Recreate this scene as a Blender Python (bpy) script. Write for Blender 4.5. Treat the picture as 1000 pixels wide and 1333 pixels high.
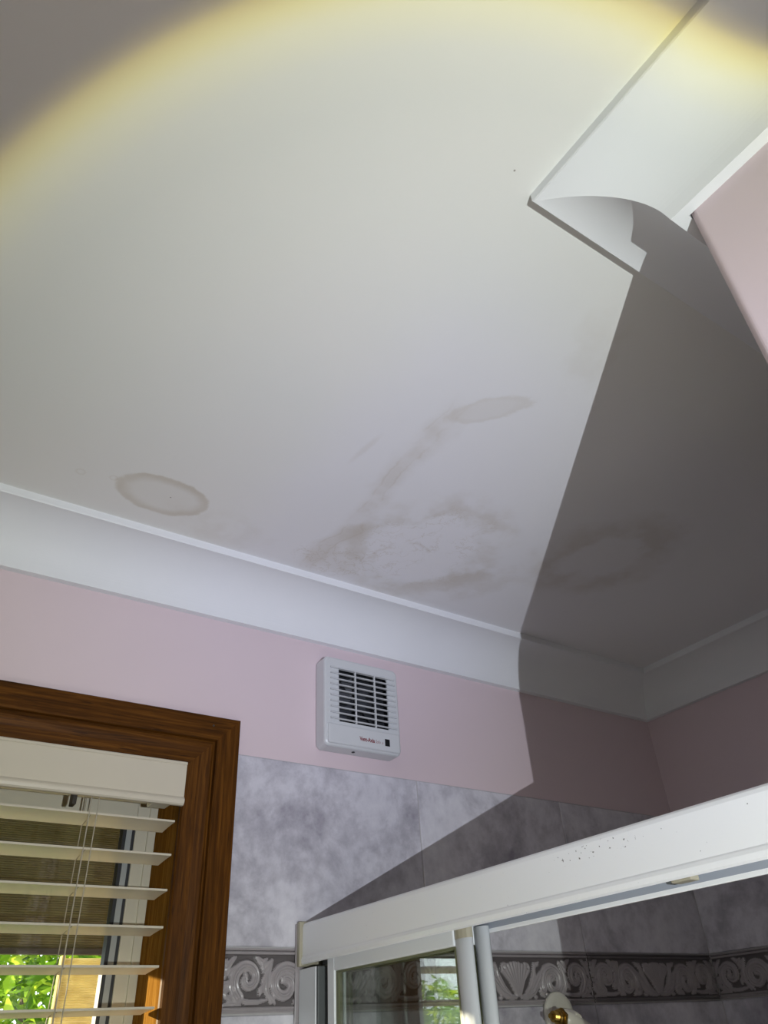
import bpy, bmesh, math, random
import numpy as np
from mathutils import Vector, Matrix

for o in list(bpy.data.objects):
    bpy.data.objects.remove(o)
scene = bpy.context.scene
COL = scene.collection
random.seed(4)

# ------------------------------------------------------------------ camera
Z0 = 1.70                       # camera height; ceiling 0.70 m above it
cam_d = bpy.data.cameras.new('camera')
cam = bpy.data.objects.new('camera', cam_d)
COL.objects.link(cam)
right = Vector((0.83139131, -0.55346343, -0.04966609))
down = Vector((0.2918292, 0.51093296, -0.80856863))
fwd = Vector((0.47288921, 0.65774292, 0.58630201))
m = Matrix((right, -down, -fwd)).transposed().to_4x4()
m.translation = (0, 0, Z0)
cam.matrix_world = m
cam_d.sensor_fit = 'VERTICAL'
cam_d.sensor_height = 36
cam_d.lens = 965.4845 * 36 / 1333
cam_d.clip_start = 0.01
scene.camera = cam

# ------------------------------------------------------------------ world, sun, torch, exposure
vs = scene.view_settings
vs.view_transform = 'Standard'
vs.look = 'None'
vs.exposure = 0.0
vs.gamma = 1.0
vs.use_curve_mapping = False

w = bpy.data.worlds.new('sky')
scene.world = w
w.use_nodes = True
wn = w.node_tree.nodes
wn['Background'].inputs['Color'].default_value = (0.86, 0.93, 1.0, 1)
wn['Background'].inputs['Strength'].default_value = 3.0

sun_d = bpy.data.lights.new('sun', 'SUN')
sun_d.energy = 16.0
sun_d.angle = 0.009
sun_d.color = (1.0, 0.86, 0.62)
sun = bpy.data.objects.new('sun', sun_d)
COL.objects.link(sun)
sun.rotation_euler = Vector((0.90, -1.0, -0.17)).to_track_quat('-Z', 'Y').to_euler()

TORCH_POWER = 95.0
tl = bpy.data.lights.new('torch_beam', 'SPOT')
tl.energy = TORCH_POWER
tl.shadow_soft_size = 0.0015
tl.spot_size = math.radians(100)
tl.spot_blend = 0.0
torch = bpy.data.objects.new('torch_beam', tl)
COL.objects.link(torch)
torch.location = (0.0854, -0.441, Z0 - 0.100)
torch.rotation_euler = Vector((0.31674383, 0.83960504, 0.44128984)).to_track_quat('-Z', 'Y').to_euler()
tl.use_nodes = True
tn = tl.node_tree.nodes
tk = tl.node_tree.links
em = tn['Emission']
tc = tn.new('ShaderNodeTexCoord')
sep = tn.new('ShaderNodeSeparateXYZ')
tk.new(tc.outputs['Normal'], sep.inputs[0])
ab = tn.new('ShaderNodeMath'); ab.operation = 'ABSOLUTE'
tk.new(sep.outputs['Z'], ab.inputs[0])
ac = tn.new('ShaderNodeMath'); ac.operation = 'ARCCOSINE'
tk.new(ab.outputs[0], ac.inputs[0])
sc_ = tn.new('ShaderNodeMath'); sc_.operation = 'MULTIPLY'
sc_.inputs[1].default_value = 180 / math.pi / 45.0
tk.new(ac.outputs[0], sc_.inputs[0])
rmp = tn.new('ShaderNodeValToRGB')
# beam of the torch: hot centre, even field, yellow chromatic rim at 28.6 degrees
stops = [(0, (.52, .545, .655)), (8, (.495, .518, .612)), (14, (.43, .454, .495)), (19, (.37, .393, .392)),
         (24.0, (.285, .311, .290)), (25.6, (.292, .314, .272)), (27.1, (.34, .345, .22)), (27.9, (.335, .312, .115)),
         (28.45, (.26, .215, .05)), (28.9, (.085, .066, .02)), (29.5, (.006, .005, .006))]
cr = rmp.color_ramp
cr.interpolation = 'LINEAR'
while len(cr.elements) < len(stops):
    cr.elements.new(0.5)
for e, (a, c) in zip(cr.elements, stops):
    e.position = a / 45.0
for e, (a, c) in zip(cr.elements, stops):
    e.position = a / 45.0
    e.color = (*c, 1)
tk.new(sc_.outputs[0], rmp.inputs[0])
tk.new(rmp.outputs['Color'], em.inputs['Color'])
em.inputs['Strength'].default_value = 1.0

# ------------------------------------------------------------------ helpers
def tag(o, label=None, cat=None, group=None, kind=None):
    if label: o['label'] = label
    if cat: o['category'] = cat
    if group: o['group'] = group
    if kind: o['kind'] = kind
    return o

def link_mesh(name, me, mat=None, parent=None, loc=None):
    o = bpy.data.objects.new(name, me)
    COL.objects.link(o)
    if mat is not None and len(me.materials) == 0:
        me.materials.append(mat)
    if parent is not None:
        o.parent = parent
    if loc is not None:
        o.location = loc
    return o

def obj(name, bm, mat=None, parent=None, smooth=False, loc=None):
    me = bpy.data.meshes.new(name)
    bmesh.ops.recalc_face_normals(bm, faces=bm.faces)
    bm.to_mesh(me)
    bm.free()
    if smooth:
        for p in me.polygons: p.use_smooth = True
    return link_mesh(name, me, mat, parent, loc)

def empty(name, loc=(0, 0, 0)):
    o = bpy.data.objects.new(name, None)
    COL.objects.link(o)
    o.location = loc
    o.empty_display_size = 0.05
    return o

def box(bm, a, b, bev=0.0, seg=2):
    r = bmesh.ops.create_cube(bm, size=1)
    vs_ = r['verts']
    for v in vs_:
        v.co = Vector([(a[i] + b[i]) / 2 + v.co[i] * (b[i] - a[i]) for i in range(3)])
    if bev:
        es = list({e for v in vs_ for e in v.link_edges})
        bmesh.ops.bevel(bm, geom=es, offset=bev, segments=seg, affect='EDGES', profile=0.5)
    return bm

def boxobj(name, a, b, mat, parent=None, bev=0.0, seg=2):
    # origin at the box's base centre, relative to the parent's location
    c = Vector(((a[0] + b[0]) / 2, (a[1] + b[1]) / 2, min(a[2], b[2])))
    bm = bmesh.new()
    box(bm, Vector(a) - c, Vector(b) - c, bev, seg)
    o = obj(name, bm, mat, parent)
    o.location = c - (parent.location if parent is not None else Vector())
    return o

def tube(bm, pts, r, seg=10, cap=True):
    pts = [Vector(p) for p in pts]
    rs = r if isinstance(r, (list, tuple)) else [r] * len(pts)
    rings = []
    prev = None
    for i, p in enumerate(pts):
        t = (pts[min(i + 1, len(pts) - 1)] - pts[max(i - 1, 0)])
        if t.length < 1e-9: t = Vector((0, 0, 1))
        t.normalize()
        if prev is None:
            n = t.orthogonal().normalized()
        else:
            n = (prev - t * prev.dot(t))
            n = n.normalized() if n.length > 1e-6 else t.orthogonal().normalized()
        prev = n
        b = t.cross(n)
        rings.append([bm.verts.new(p + (n * math.cos(a) + b * math.sin(a)) * rs[i])
                      for a in [2 * math.pi * k / seg for k in range(seg)]])
    for A, B in zip(rings, rings[1:]):
        for k in range(seg):
            bm.faces.new((A[k], A[(k + 1) % seg], B[(k + 1) % seg], B[k]))
    if cap:
        bm.faces.new(rings[0][::-1]); bm.faces.new(rings[-1])
    return bm

def prism(bm, prof, fa, fb):
    """closed profile; fa/fb map a profile point to its 3D start / end position"""
    A = [bm.verts.new(fa(p)) for p in prof]
    B = [bm.verts.new(fb(p)) for p in prof]
    n = len(prof)
    for k in range(n):
        bm.faces.new((A[k], A[(k + 1) % n], B[(k + 1) % n], B[k]))
    bm.faces.new(A[::-1]); bm.faces.new(B)
    return bm

# ------------------------------------------------------------------ materials
class NB:
    def __init__(s, name):
        s.m = bpy.data.materials.new(name)
        s.m.use_nodes = True
        s.t = s.m.node_tree
        s.n = s.t.nodes
        s.b = s.n['Principled BSDF']
    def put(s, sock, v):
        if hasattr(v, 'is_linked') or isinstance(v, bpy.types.NodeSocket):
            s.t.links.new(v, sock)
        else:
            sock.default_value = v
    def math(s, op, a, b=None, c=None, clamp=False):
        n = s.n.new('ShaderNodeMath'); n.operation = op; n.use_clamp = clamp
        for i, v in enumerate((a, b, c)):
            if v is not None: s.put(n.inputs[i], v)
        return n.outputs[0]
    def ss(s, x, e0, e1):       # smoothstep
        n = s.n.new('ShaderNodeMapRange'); n.interpolation_type = 'SMOOTHSTEP'
        s.put(n.inputs['Value'], x)
        n.inputs['From Min'].default_value = e0; n.inputs['From Max'].default_value = e1
        return n.outputs[0]
    def coord(s, which='Object'):
        return s.n.new('ShaderNodeTexCoord').outputs[which]
    def mapping(s, v, loc=(0, 0, 0), rot=(0, 0, 0), scale=(1, 1, 1)):
        n = s.n.new('ShaderNodeMapping')
        s.put(n.inputs['Vector'], v)
        n.inputs['Location'].default_value = loc; n.inputs['Rotation'].default_value = rot
        n.inputs['Scale'].default_value = scale
        return n.outputs[0]
    def noise(s, v, scale, detail=4, rough=0.5, dist=0.0, out='Fac'):
        n = s.n.new('ShaderNodeTexNoise')
        s.put(n.inputs['Vector'], v)
        n.inputs['Scale'].default_value = scale; n.inputs['Detail'].default_value = detail
        n.inputs['Roughness'].default_value = rough; n.inputs['Distortion'].default_value = dist
        return n.outputs[out]
    def xyz(s, v):
        n = s.n.new('ShaderNodeSeparateXYZ'); s.put(n.inputs[0], v)
        return n.outputs
    def mix(s, f, a, b, mode='MIX'):
        n = s.n.new('ShaderNodeMix'); n.data_type = 'RGBA'; n.blend_type = mode
        s.put(n.inputs[0], f)
        s.put(n.inputs[6], a if not isinstance(a, tuple) else (*a[:3], 1))
        s.put(n.inputs[7], b if not isinstance(b, tuple) else (*b[:3], 1))
        return n.outputs[2]
    def ramp(s, x, stops):
        n = s.n.new('ShaderNodeValToRGB')
        s.put(n.inputs[0], x)
        e = n.color_ramp.elements
        while len(e) < len(stops): e.new(0.5)
        for k, (p, c) in enumerate(stops): e[k].position = p
        for k, (p, c) in enumerate(stops):
            e[k].position = p; e[k].color = (*c, 1)
        return n.outputs[0]
    def bump(s, h, strength=0.2, dist=0.002):
        n = s.n.new('ShaderNodeBump')
        n.inputs['Strength'].default_value = strength; n.inputs['Distance'].default_value = dist
        s.put(n.inputs['Height'], h)
        s.t.links.new(n.outputs[0], s.b.inputs['Normal'])
    def out(s, color=None, rough=None, spec=None, metal=None):
        if color is not None: s.put(s.b.inputs['Base Color'], (*color, 1) if isinstance(color, tuple) else color)
        if rough is not None: s.put(s.b.inputs['Roughness'], rough)
        if spec is not None: s.b.inputs['Specular IOR Level'].default_value = spec
        if metal is not None: s.b.inputs['Metallic'].default_value = metal
        return s.m

def plain(name, col, rough=0.5, var=0.04, scale=30, spec=0.5, metal=0.0, bump=0.0):
    b = NB(name)
    nz = b.noise(b.coord(), scale, 3)
    f = b.math('MULTIPLY_ADD', nz, var * 2, 1 - var)
    n = b.n.new('ShaderNodeVectorMath'); n.operation = 'SCALE'
    n.inputs[0].default_value = col
    b.put(n.inputs['Scale'], f)
    if bump: b.bump(b.noise(b.coord(), scale * 8, 3), bump, 0.001)
    return b.out(n.outputs[0], rough, spec, metal)

def make_ceiling_mat():
    b = NB('stained_ceiling_paint')
    P = b.coord()
    x, y, _ = b.xyz(P)[:3]
    n1 = b.noise(P, 14, 4, 0.6)
    n2 = b.noise(b.mapping(P, (3.1, 1.7, 0)), 42, 4, 0.65)
    n3 = b.noise(b.mapping(P, (7.3, 2.2, 0)), 22, 5, 0.6)
    def ell(cx, cy, rx, ry, rot=0.0, warp=0.25, nz=None, fine=0.12):
        v = b.mapping(P, (-cx, -cy, 0))
        v = b.mapping(v, (0, 0, 0), (0, 0, -rot))
        v = b.mapping(v, (0, 0, 0), (0, 0, 0), (1 / rx, 1 / ry, 0))
        n = b.n.new('ShaderNodeVectorMath'); n.operation = 'LENGTH'
        b.put(n.inputs[0], v)
        d = n.outputs['Value']
        d = b.math('ADD', d, b.math('MULTIPLY_ADD', nz or n1, warp * 2, -warp))
        return b.math('ADD', d, b.math('MULTIPLY_ADD', n2, fine * 2, -fine))
    def ring(d, c, wi, wo):
        a = b.ss(d, c - wi, c)
        z = b.ss(d, c + wo, c)
        return b.math('MULTIPLY', a, z)
    masks = []
    low = b.noise(b.mapping(P, (4.2, 8.8, 0)), 7.5, 3, 0.55)
    mid_ = b.noise(b.mapping(P, (1.3, 5.2, 0)), 17, 3)
    brk = b.ss(mid_, 0.36, 0.60)
    coast = b.noise(b.mapping(P, (2.7, 0.4, 0)), 30, 6, 0.62, 0.3)
    line = b.ss(b.math('ABSOLUTE', b.math('SUBTRACT', coast, 0.5)), 0.022, 0.002)
    # ring stain near the cornice
    d = ell(0.248, 0.919, 0.068, 0.050, 0.10, 0.34, low, 0.09)
    masks.append((b.math('MULTIPLY', ring(d, 0.95, 0.34, 0.09), b.math('MULTIPLY_ADD', mid_, 0.9, 0.45)), 0.50))
    masks.append((b.ss(d, 1.02, 0.85), 0.13))
    for cx, cy, r in ((0.1258, 0.9214, 0.0075), (0.1705, 0.912, 0.0065)):
        d = ell(cx, cy, r, r, 0, 0.1, n1, 0.1)
        masks.append((ring(d, 0.85, 0.5, 0.3), 0.16))
    # big stain: broken tan ring round a pale flaked patch
    d = ell(0.690, 0.850, 0.115, 0.130, 0.0, 0.50, low, 0.16)
    masks.append((b.math('MULTIPLY', ring(d, 0.95, 0.20, 0.50), brk), 0.34))
    zone = b.ss(d, 1.15, 0.75)
    masks.append((b.math('MULTIPLY', line, b.math('MULTIPLY', zone, brk)), 0.30))
    d2 = ell(0.672, 0.890, 0.052, 0.062, 0.3, 0.35, n3, 0.2)
    masks.append((b.math('MULTIPLY', ring(d2, 0.95, 0.14, 0.10), b.ss(mid_, 0.40, 0.55)), 0.24))
    pale = b.ss(d, 0.85, 0.65)
    # smear along the board joint, running out from the cornice, with two drip lines
    sx = b.math('ADD', x, b.math('MULTIPLY_ADD', low, 0.09, -0.045))
    sx = b.math('ADD', sx, b.math('MULTIPLY_ADD', n2, 0.012, -0.006))
    cen = b.math('MULTIPLY_ADD', y, 0.06, 0.487)
    dd = b.math('SUBTRACT', sx, cen)
    ds = b.math('ABSOLUTE', dd)
    along = b.math('MULTIPLY', b.ss(y, 0.50, 0.60), b.ss(y, 1.03, 0.95))
    st = b.math('MULTIPLY', b.ss(ds, 0.034, 0.004), along)
    masks.append((b.math('MULTIPLY', st, b.math('MULTIPLY_ADD', brk, 0.65, 0.35)), 0.30))
    for o_ in (0.010, -0.014):
        ln = b.ss(b.math('ABSOLUTE', b.math('SUBTRACT', dd, o_)), 0.0035, 0.0005)
        masks.append((b.math('MULTIPLY', b.math('MULTIPLY', ln, along), brk), 0.18))
    d = ell(0.558, 0.517, 0.054, 0.021, -0.80, 0.55, n3, 0.25)
    masks.append((b.math('ADD', b.math('MULTIPLY', ring(d, 0.9, 0.3, 0.2), 0.5), b.math('MULTIPLY', b.ss(d, 1.25, 0.55), 0.6)), 0.30))
    d = ell(0.455, 0.672, 0.006, 0.036, 0.1, 0.3, n3, 0.2)
    masks.append((b.ss(d, 1.3, 0.3), 0.16))
    # patches towards the shower corner and by the cornice
    d = ell(0.985, 0.705, 0.085, 0.105, 0.4, 0.60, low, 0.2)
    masks.append((b.math('MULTIPLY', ring(d, 0.9, 0.3, 0.7), b.math('MULTIPLY_ADD', brk, 0.6, 0.4)), 0.32))
    d = ell(0.570, 0.950, 0.070, 0.040, 0.0, 0.5, n3, 0.2)
    masks.append((b.ss(d, 1.2, 0.4), 0.17))
    masks.append((b.math('MULTIPLY', b.ss(d, 1.4, 0.8), line), 0.34))
    d = ell(0.840, 0.880, 0.065, 0.085, 0.0, 0.6, n3, 0.2)
    masks.append((b.math('MULTIPLY', b.ss(d, 1.2, 0.5), brk), 0.20))
    d = ell(0.35, 0.955, 0.10, 0.05, 0.0, 0.5, n3, 0.2)
    masks.append((b.math('MULTIPLY', b.ss(d, 1.2, 0.5), brk), 0.14))
    d = ell(0.60, 0.36, 0.035, 0.09, -0.5, 0.5, n3, 0.2)
    masks.append((b.math('MULTIPLY', b.ss(d, 1.2, 0.5), brk), 0.12))
    # two slightly different base tones and a cooler, bluish band past the joint
    big = b.noise(P, 2.2, 3)
    base = b.mix(b.ss(big, 0.35, 0.7), (0.800, 0.795, 0.770), (0.775, 0.785, 0.765))
    cool_band = b.math('MULTIPLY', b.ss(sx, 0.33, 0.46), b.ss(y, 0.30, 0.48))
    base = b.mix(b.math('MULTIPLY', cool_band, 0.75), base, (0.795, 0.790, 0.815))
    base = b.mix(b.math('MULTIPLY', pale, 0.5), base, (0.84, 0.83, 0.86))
    colr = base
    for mk, k in masks:
        colr = b.mix(b.math('MULTIPLY', mk, k * 0.88, clamp=True), colr, (0.45, 0.375, 0.26))
    # pin holes
    for cx, cy in ((0.3574, 0.2396), (0.2588, 0.9165)):
        d = ell(cx, cy, 0.0013, 0.0013, 0, 0.0, n1, 0.2)
        colr = b.mix(b.math('MULTIPLY', b.ss(d, 1.2, 0.5), 0.7), colr, (0.12, 0.09, 0.06))
    # lifted paint edges inside the damp patch
    flake = b.noise(P, 75, 5, 0.7, 0.6)
    h = b.math('MULTIPLY', b.ss(flake, 0.46, 0.54), b.ss(ell(0.66, 0.88, 0.13, 0.13, 0, 0.3, n3, 0.1), 1.05, 0.75))
    h = b.math('MULTIPLY_ADD', b.noise(P, 160, 2), 0.10, h)
    b.bump(h, 0.16, 0.0012)
    return b.out(colr, 0.62, 0.3)

def make_marble_mat():
    b = NB('grey_marbled_tile_glaze')
    oi = b.n.new('ShaderNodeObjectInfo')
    P = b.coord()
    off = b.n.new('ShaderNodeCombineXYZ')
    b.put(off.inputs[0], b.math('MULTIPLY', oi.outputs['Random'], 13.0))
    b.put(off.inputs[1], b.math('MULTIPLY', oi.outputs['Random'], 7.0))
    va = b.n.new('ShaderNodeVectorMath'); va.operation = 'ADD'
    b.put(va.inputs[0], P); b.put(va.inputs[1], off.outputs[0])
    V = va.outputs[0]
    n1 = b.noise(V, 8, 7, 0.66, 0.25)
    n2 = b.noise(V, 34, 5, 0.65, 0.1)
    f = b.math('ADD', b.math('MULTIPLY', n1, 0.72), b.math('MULTIPLY', n2, 0.28))
    c = b.ramp(f, [(0.34, (0.32, 0.302, 0.355)), (0.45, (0.48, 0.465, 0.52)), (0.54, (0.64, 0.625, 0.685)), (0.66, (0.76, 0.75, 0.80))])
    return b.out(c, 0.14, 0.5)

def make_wood_mat(name, axis, spec=0.10, dark=(0.030, 0.0100, 0.0013), mid=(0.082, 0.029, 0.0034), light=(0.165, 0.062, 0.008)):
    b = NB(name)
    s = [120, 120, 120]; s[axis] = 5.0
    V = b.mapping(b.coord(), (0, 0, 0), (0, 0, 0), tuple(s))
    g = b.noise(V, 1.6, 5, 0.65, 0.5)
    s2 = [420, 420, 420]; s2[axis] = 26
    p = b.noise(b.mapping(b.coord(), (0, 0, 0), (0, 0, 0), tuple(s2)), 1.0, 2, 0.5)
    c = b.ramp(g, [(0.28, dark), (0.5, mid), (0.74, light)])
    c = b.mix(b.math('MULTIPLY', b.ss(p, 0.60, 0.72), 0.65), c, (0.022, 0.009, 0.003))
    b.bump(g, 0.15, 0.001)
    return b.out(c, 0.5, spec)

def make_glass_mat(name, tint=(0.93, 0.96, 0.93), ior=1.5, refl=1.0):
    b = NB(name)
    b.n.remove(b.b)
    tr = b.n.new('ShaderNodeBsdfTransparent'); tr.inputs[0].default_value = (*tint, 1)
    gl = b.n.new('ShaderNodeBsdfGlossy'); gl.inputs['Roughness'].default_value = 0.0
    fr = b.n.new('ShaderNodeFresnel')
    bf = b.n.new('ShaderNodeNewGeometry').outputs['Backfacing']
    b.put(fr.inputs[0], b.math('MULTIPLY_ADD', bf, 1 / ior - ior, ior))     # same reflectance on both faces of the pane
    mx = b.n.new('ShaderNodeMixShader')
    b.put(mx.inputs[0], b.math('MULTIPLY', fr.outputs[0], refl, clamp=True))
    b.t.links.new(tr.outputs[0], mx.inputs[1]); b.t.links.new(gl.outputs[0], mx.inputs[2])
    b.t.links.new(mx.outputs[0], b.n['Material Output'].inputs[0])
    return b.m

def make_reed_mat(name='woven_tan_screen', lo=(0.60, 0.51, 0.27), hi=(0.76, 0.68, 0.40), trans=0.42):
    b = NB(name)
    nz = b.noise(b.mapping(b.coord(), (0, 0, 0), (0, 0, 0), (25, 25, 60)), 1.0, 3)
    c = b.ramp(nz, [(0.3, lo), (0.7, hi)])
    tr = b.n.new('ShaderNodeBsdfTranslucent')
    b.put(tr.inputs[0], c)
    df = b.n.new('ShaderNodeBsdfDiffuse')
    b.put(df.inputs[0], c)
    mx = b.n.new('ShaderNodeMixShader'); mx.inputs[0].default_value = trans
    b.t.links.new(df.outputs[0], mx.inputs[1]); b.t.links.new(tr.outputs[0], mx.inputs[2])
    b.t.links.new(mx.outputs[0], b.n['Material Output'].inputs[0])
    b.n.remove(b.b)
    return b.m

def make_leaf_mat():
    b = NB('garden_leaf')
    at = b.n.new('ShaderNodeAttribute'); at.attribute_name = 'leaf'
    c = b.ramp(at.outputs['Fac'], [(0.0, (0.07, 0.17, 0.015)), (0.5, (0.26, 0.46, 0.03)), (1.0, (0.58, 0.72, 0.07))])
    tr = b.n.new('ShaderNodeBsdfTranslucent'); b.put(tr.inputs[0], c)
    df = b.n.new('ShaderNodeBsdfDiffuse'); b.put(df.inputs[0], c)
    mx = b.n.new('ShaderNodeMixShader'); mx.inputs[0].default_value = 0.5
    b.t.links.new(df.outputs[0], mx.inputs[1]); b.t.links.new(tr.outputs[0], mx.inputs[2])
    b.t.links.new(mx.outputs[0], b.n['Material Output'].inputs[0])
    b.n.remove(b.b)
    return b.m

def make_split_mat():
    b = NB('pink_paint_over_grey_tile')
    z_ = b.xyz(b.n.new('ShaderNodeNewGeometry').outputs['Position'])[2]
    c = b.mix(b.math('GREATER_THAN', z_, 2.09), (0.50, 0.49, 0.52), (0.71, 0.592, 0.622))
    return b.out(c, 0.4, 0.4)

def make_enamel_mat():
    b = NB('white_enamelled_rail')
    P = b.n.new('ShaderNodeNewGeometry').outputs['Position']
    _, y, z_ = b.xyz(P)[:3]
    sp = b.noise(P, 330, 2, 0.5)
    # a patch of rust specks near the top edge, few elsewhere
    patch = b.math('MULTIPLY', b.math('MULTIPLY', b.ss(y, 0.45, 0.48), b.ss(y, 0.575, 0.55)), b.math('MULTIPLY', b.ss(z_, 1.833, 1.838), b.ss(z_, 1.851, 1.847)))
    f = b.math('ADD', b.math('MULTIPLY', b.ss(sp, 0.665, 0.70), patch), b.math('MULTIPLY', b.ss(sp, 0.76, 0.79), 0.7), clamp=True)
    c = b.mix(b.math('MULTIPLY', f, 0.85), (0.90, 0.915, 0.93), (0.08, 0.07, 0.07))
    return b.out(c, 0.22, 0.5)

M = {
    'ceiling': make_ceiling_mat(),
    'plaster': plain('white_cornice_plaster', (0.80, 0.815, 0.835), 0.55, 0.02, 12, 0.3),
    'pink': plain('pink_wall_paint', (0.71, 0.592, 0.622), 0.42, 0.03, 5, 0.4, bump=0.05),
    'marble': make_marble_mat(),
    'split': make_split_mat(),
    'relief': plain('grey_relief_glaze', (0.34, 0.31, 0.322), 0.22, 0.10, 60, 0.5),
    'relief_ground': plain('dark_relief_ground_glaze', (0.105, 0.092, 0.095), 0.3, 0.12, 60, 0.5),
    'grout': plain('pale_grout', (0.50, 0.48, 0.49), 0.9, 0.08, 80, 0.2),
    'wood_x': make_wood_mat('dark_oak_across', 0),
    'wood_z': make_wood_mat('dark_oak_upright', 2),
    'wood_jamb_sunlit': make_wood_mat('sunlit_oak_jamb', 2, 0.0, (0.11, 0.045, 0.007), (0.19, 0.088, 0.017), (0.28, 0.145, 0.032)),  # same oak, lightened: sun glow on the jambs put into the colour
    'upvc': plain('cream_window_plastic', (0.56, 0.53, 0.43), 0.35, 0.02),
    'gasket': plain('black_rubber_gasket', (0.018, 0.02, 0.024), 0.5),
    'grey_bead': plain('grey_glazing_bead', (0.34, 0.36, 0.36), 0.4),
    'blind': plain('cream_blind_slat', (0.60, 0.545, 0.44), 0.38, 0.02, 20),
    'cord': plain('blind_cord', (0.42, 0.38, 0.30), 0.8),
    'enamel': make_enamel_mat(),
    'frame_white': plain('white_shower_frame', (0.76, 0.79, 0.82), 0.25, 0.02),
    'tray': plain('grey_shower_tray', (0.40, 0.39, 0.38), 0.4, 0.04),
    'seal': plain('olive_glazing_seal', (0.15, 0.16, 0.085), 0.5),
    'channel_shade': plain('grey_blue_channel_shade', (0.36, 0.39, 0.45), 0.35, 0.02),  # shade of the white rail's channels, put into the colour
    'cap': plain('beige_plastic_cap', (0.40, 0.37, 0.28), 0.35, 0.03),
    'gap_grey': plain('grey_seal_strip', (0.10, 0.11, 0.11), 0.5),
    'fan': plain('fan_grey_white_plastic', (0.62, 0.637, 0.65), 0.30, 0.02),
    'fan_dark': plain('fan_dark_inside', (0.022, 0.024, 0.028), 0.6),
    'fan_grey': plain('fan_impeller_grey', (0.05, 0.054, 0.062), 0.45),
    'red': plain('red_print', (0.20, 0.006, 0.014), 0.5),
    'pinkprint': plain('faded_red_print', (0.36, 0.20, 0.22), 0.5),
    'black': plain('black_print', (0.008, 0.008, 0.009), 0.4),
    'brass': plain('old_brass', (0.42, 0.27, 0.07), 0.28, 0.15, 90, metal=1.0),
    'ivory': plain('ivory_shower_plastic', (0.66, 0.63, 0.56), 0.3, 0.03),
    'floor': plain('pale_floor_tile', (0.52, 0.50, 0.49), 0.5, 0.1, 8),
    'glass_shower': make_glass_mat('shower_glass', (0.955, 0.985, 0.955), 1.5, 1.9),
    'glass_window': make_glass_mat('window_glass', (0.93, 0.95, 0.93), 1.45),
    'reed': make_reed_mat(),
    'olive': make_reed_mat('olive_roll_up_cloth', (0.14, 0.125, 0.06), (0.19, 0.17, 0.085), 0.12),
    'rail_dark': plain('dark_timber_rail', (0.035, 0.028, 0.02), 0.6),
    'leaf': make_leaf_mat(),
    'bark': plain('brown_bark', (0.10, 0.07, 0.045), 0.9, 0.3, 20),
    'soil': plain('pale_sandstone_paving', (0.56, 0.47, 0.33), 0.9, 0.1, 3),
    'soffit': plain('eave_boarding', (0.40, 0.36, 0.29), 0.7, 0.05),
    'door_paint': plain('white_door_paint', (0.75, 0.74, 0.72), 0.4, 0.02),
}

# ------------------------------------------------------------------ room shell
H = 2.40
YB = 1.0988                  # window wall
XR = 1.541                   # shower side wall
XN, YN = 0.483, 0.1565       # arris of the projecting partition
XL, YF = -1.00, -1.50
T = 0.20

def zr(v): return Z0 + v

ceil = boxobj('ceiling', (XL - T, YF - T, H), (XR + T, YB + T, H + 0.12), M['ceiling'])
# keep texture coordinates in room metres
ceil.data.transform(Matrix.Translation(ceil.location)); ceil.location = (0, 0, 0)
tag(ceil, 'white painted ceiling with tan water stains and flaking paint', 'ceiling', kind='structure')
fl = boxobj('floor', (XL - T, YF - T, -0.12), (XR + T, YB + T, 0), M['floor'])
tag(fl, 'grey bathroom floor below the window', 'floor', kind='structure')

OX0, OX1, OZ0, OZ1 = -0.53, 0.410, 1.08, 2.076     # window opening in the wall
bm = bmesh.new()
box(bm, (XL - T, YB, 0), (OX0, YB + T, H))
box(bm, (OX1, YB, 0), (XR + T, YB + T, H))
box(bm, (OX0, YB, 0), (OX1, YB + T, OZ0))
box(bm, (OX0, YB, OZ1), (OX1, YB + T, H))
wall_back = tag(obj('wall_back', bm, M['pink']), 'pink wall with grey marbled tiles, holding the window and the fan', 'wall', kind='structure')
wall_right = tag(boxobj('wall_right', (XR, YN - 0.1, 0), (XR + T, YB, H), M['pink']),
                 'pink and tiled wall at the far right end of the shower', 'wall', kind='structure')
# projecting partition with a rounded arris
r = 0.009
prof = [(XN + r - r * math.sin(a), YN - r + r * math.cos(a)) for a in [math.pi / 2 * k / 8 for k in range(9)]]
prof += [(XN, YF), (XR + T, YF), (XR + T, YN)]
bm = bmesh.new()
prism(bm, prof, lambda p: (p[0], p[1], 0), lambda p: (p[0], p[1], H))
wall_part = tag(obj('wall_partition', bm, M['pink']), 'pink partition wall with rounded corner at the right edge', 'wall', kind='structure')
tag(boxobj('wall_left', (XL - T, YF - T, 0), (XL, YB, H), M['split']), 'pink wall left of the window', 'wall', kind='structure')
bm = bmesh.new()
box(bm, (XL, YF - T, 0), (-0.75, YF, H)); box(bm, (0.07, YF - T, 0), (XR + T, YF, H)); box(bm, (-0.75, YF - T, 2.04), (0.07, YF, H))
tag(obj('wall_rear', bm, M['split']), 'pink wall behind the viewer with the doorway', 'wall', kind='structure')
d1 = empty('door_1', (-0.34, YF - 0.10, 0)); tag(d1, 'white painted bathroom door behind the viewer', 'door', kind='structure')
boxobj('door_leaf', (-0.75, YF - 0.12, 0.004), (0.07, YF - 0.08, 2.04), M['door_paint'], d1, 0.002)

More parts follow.
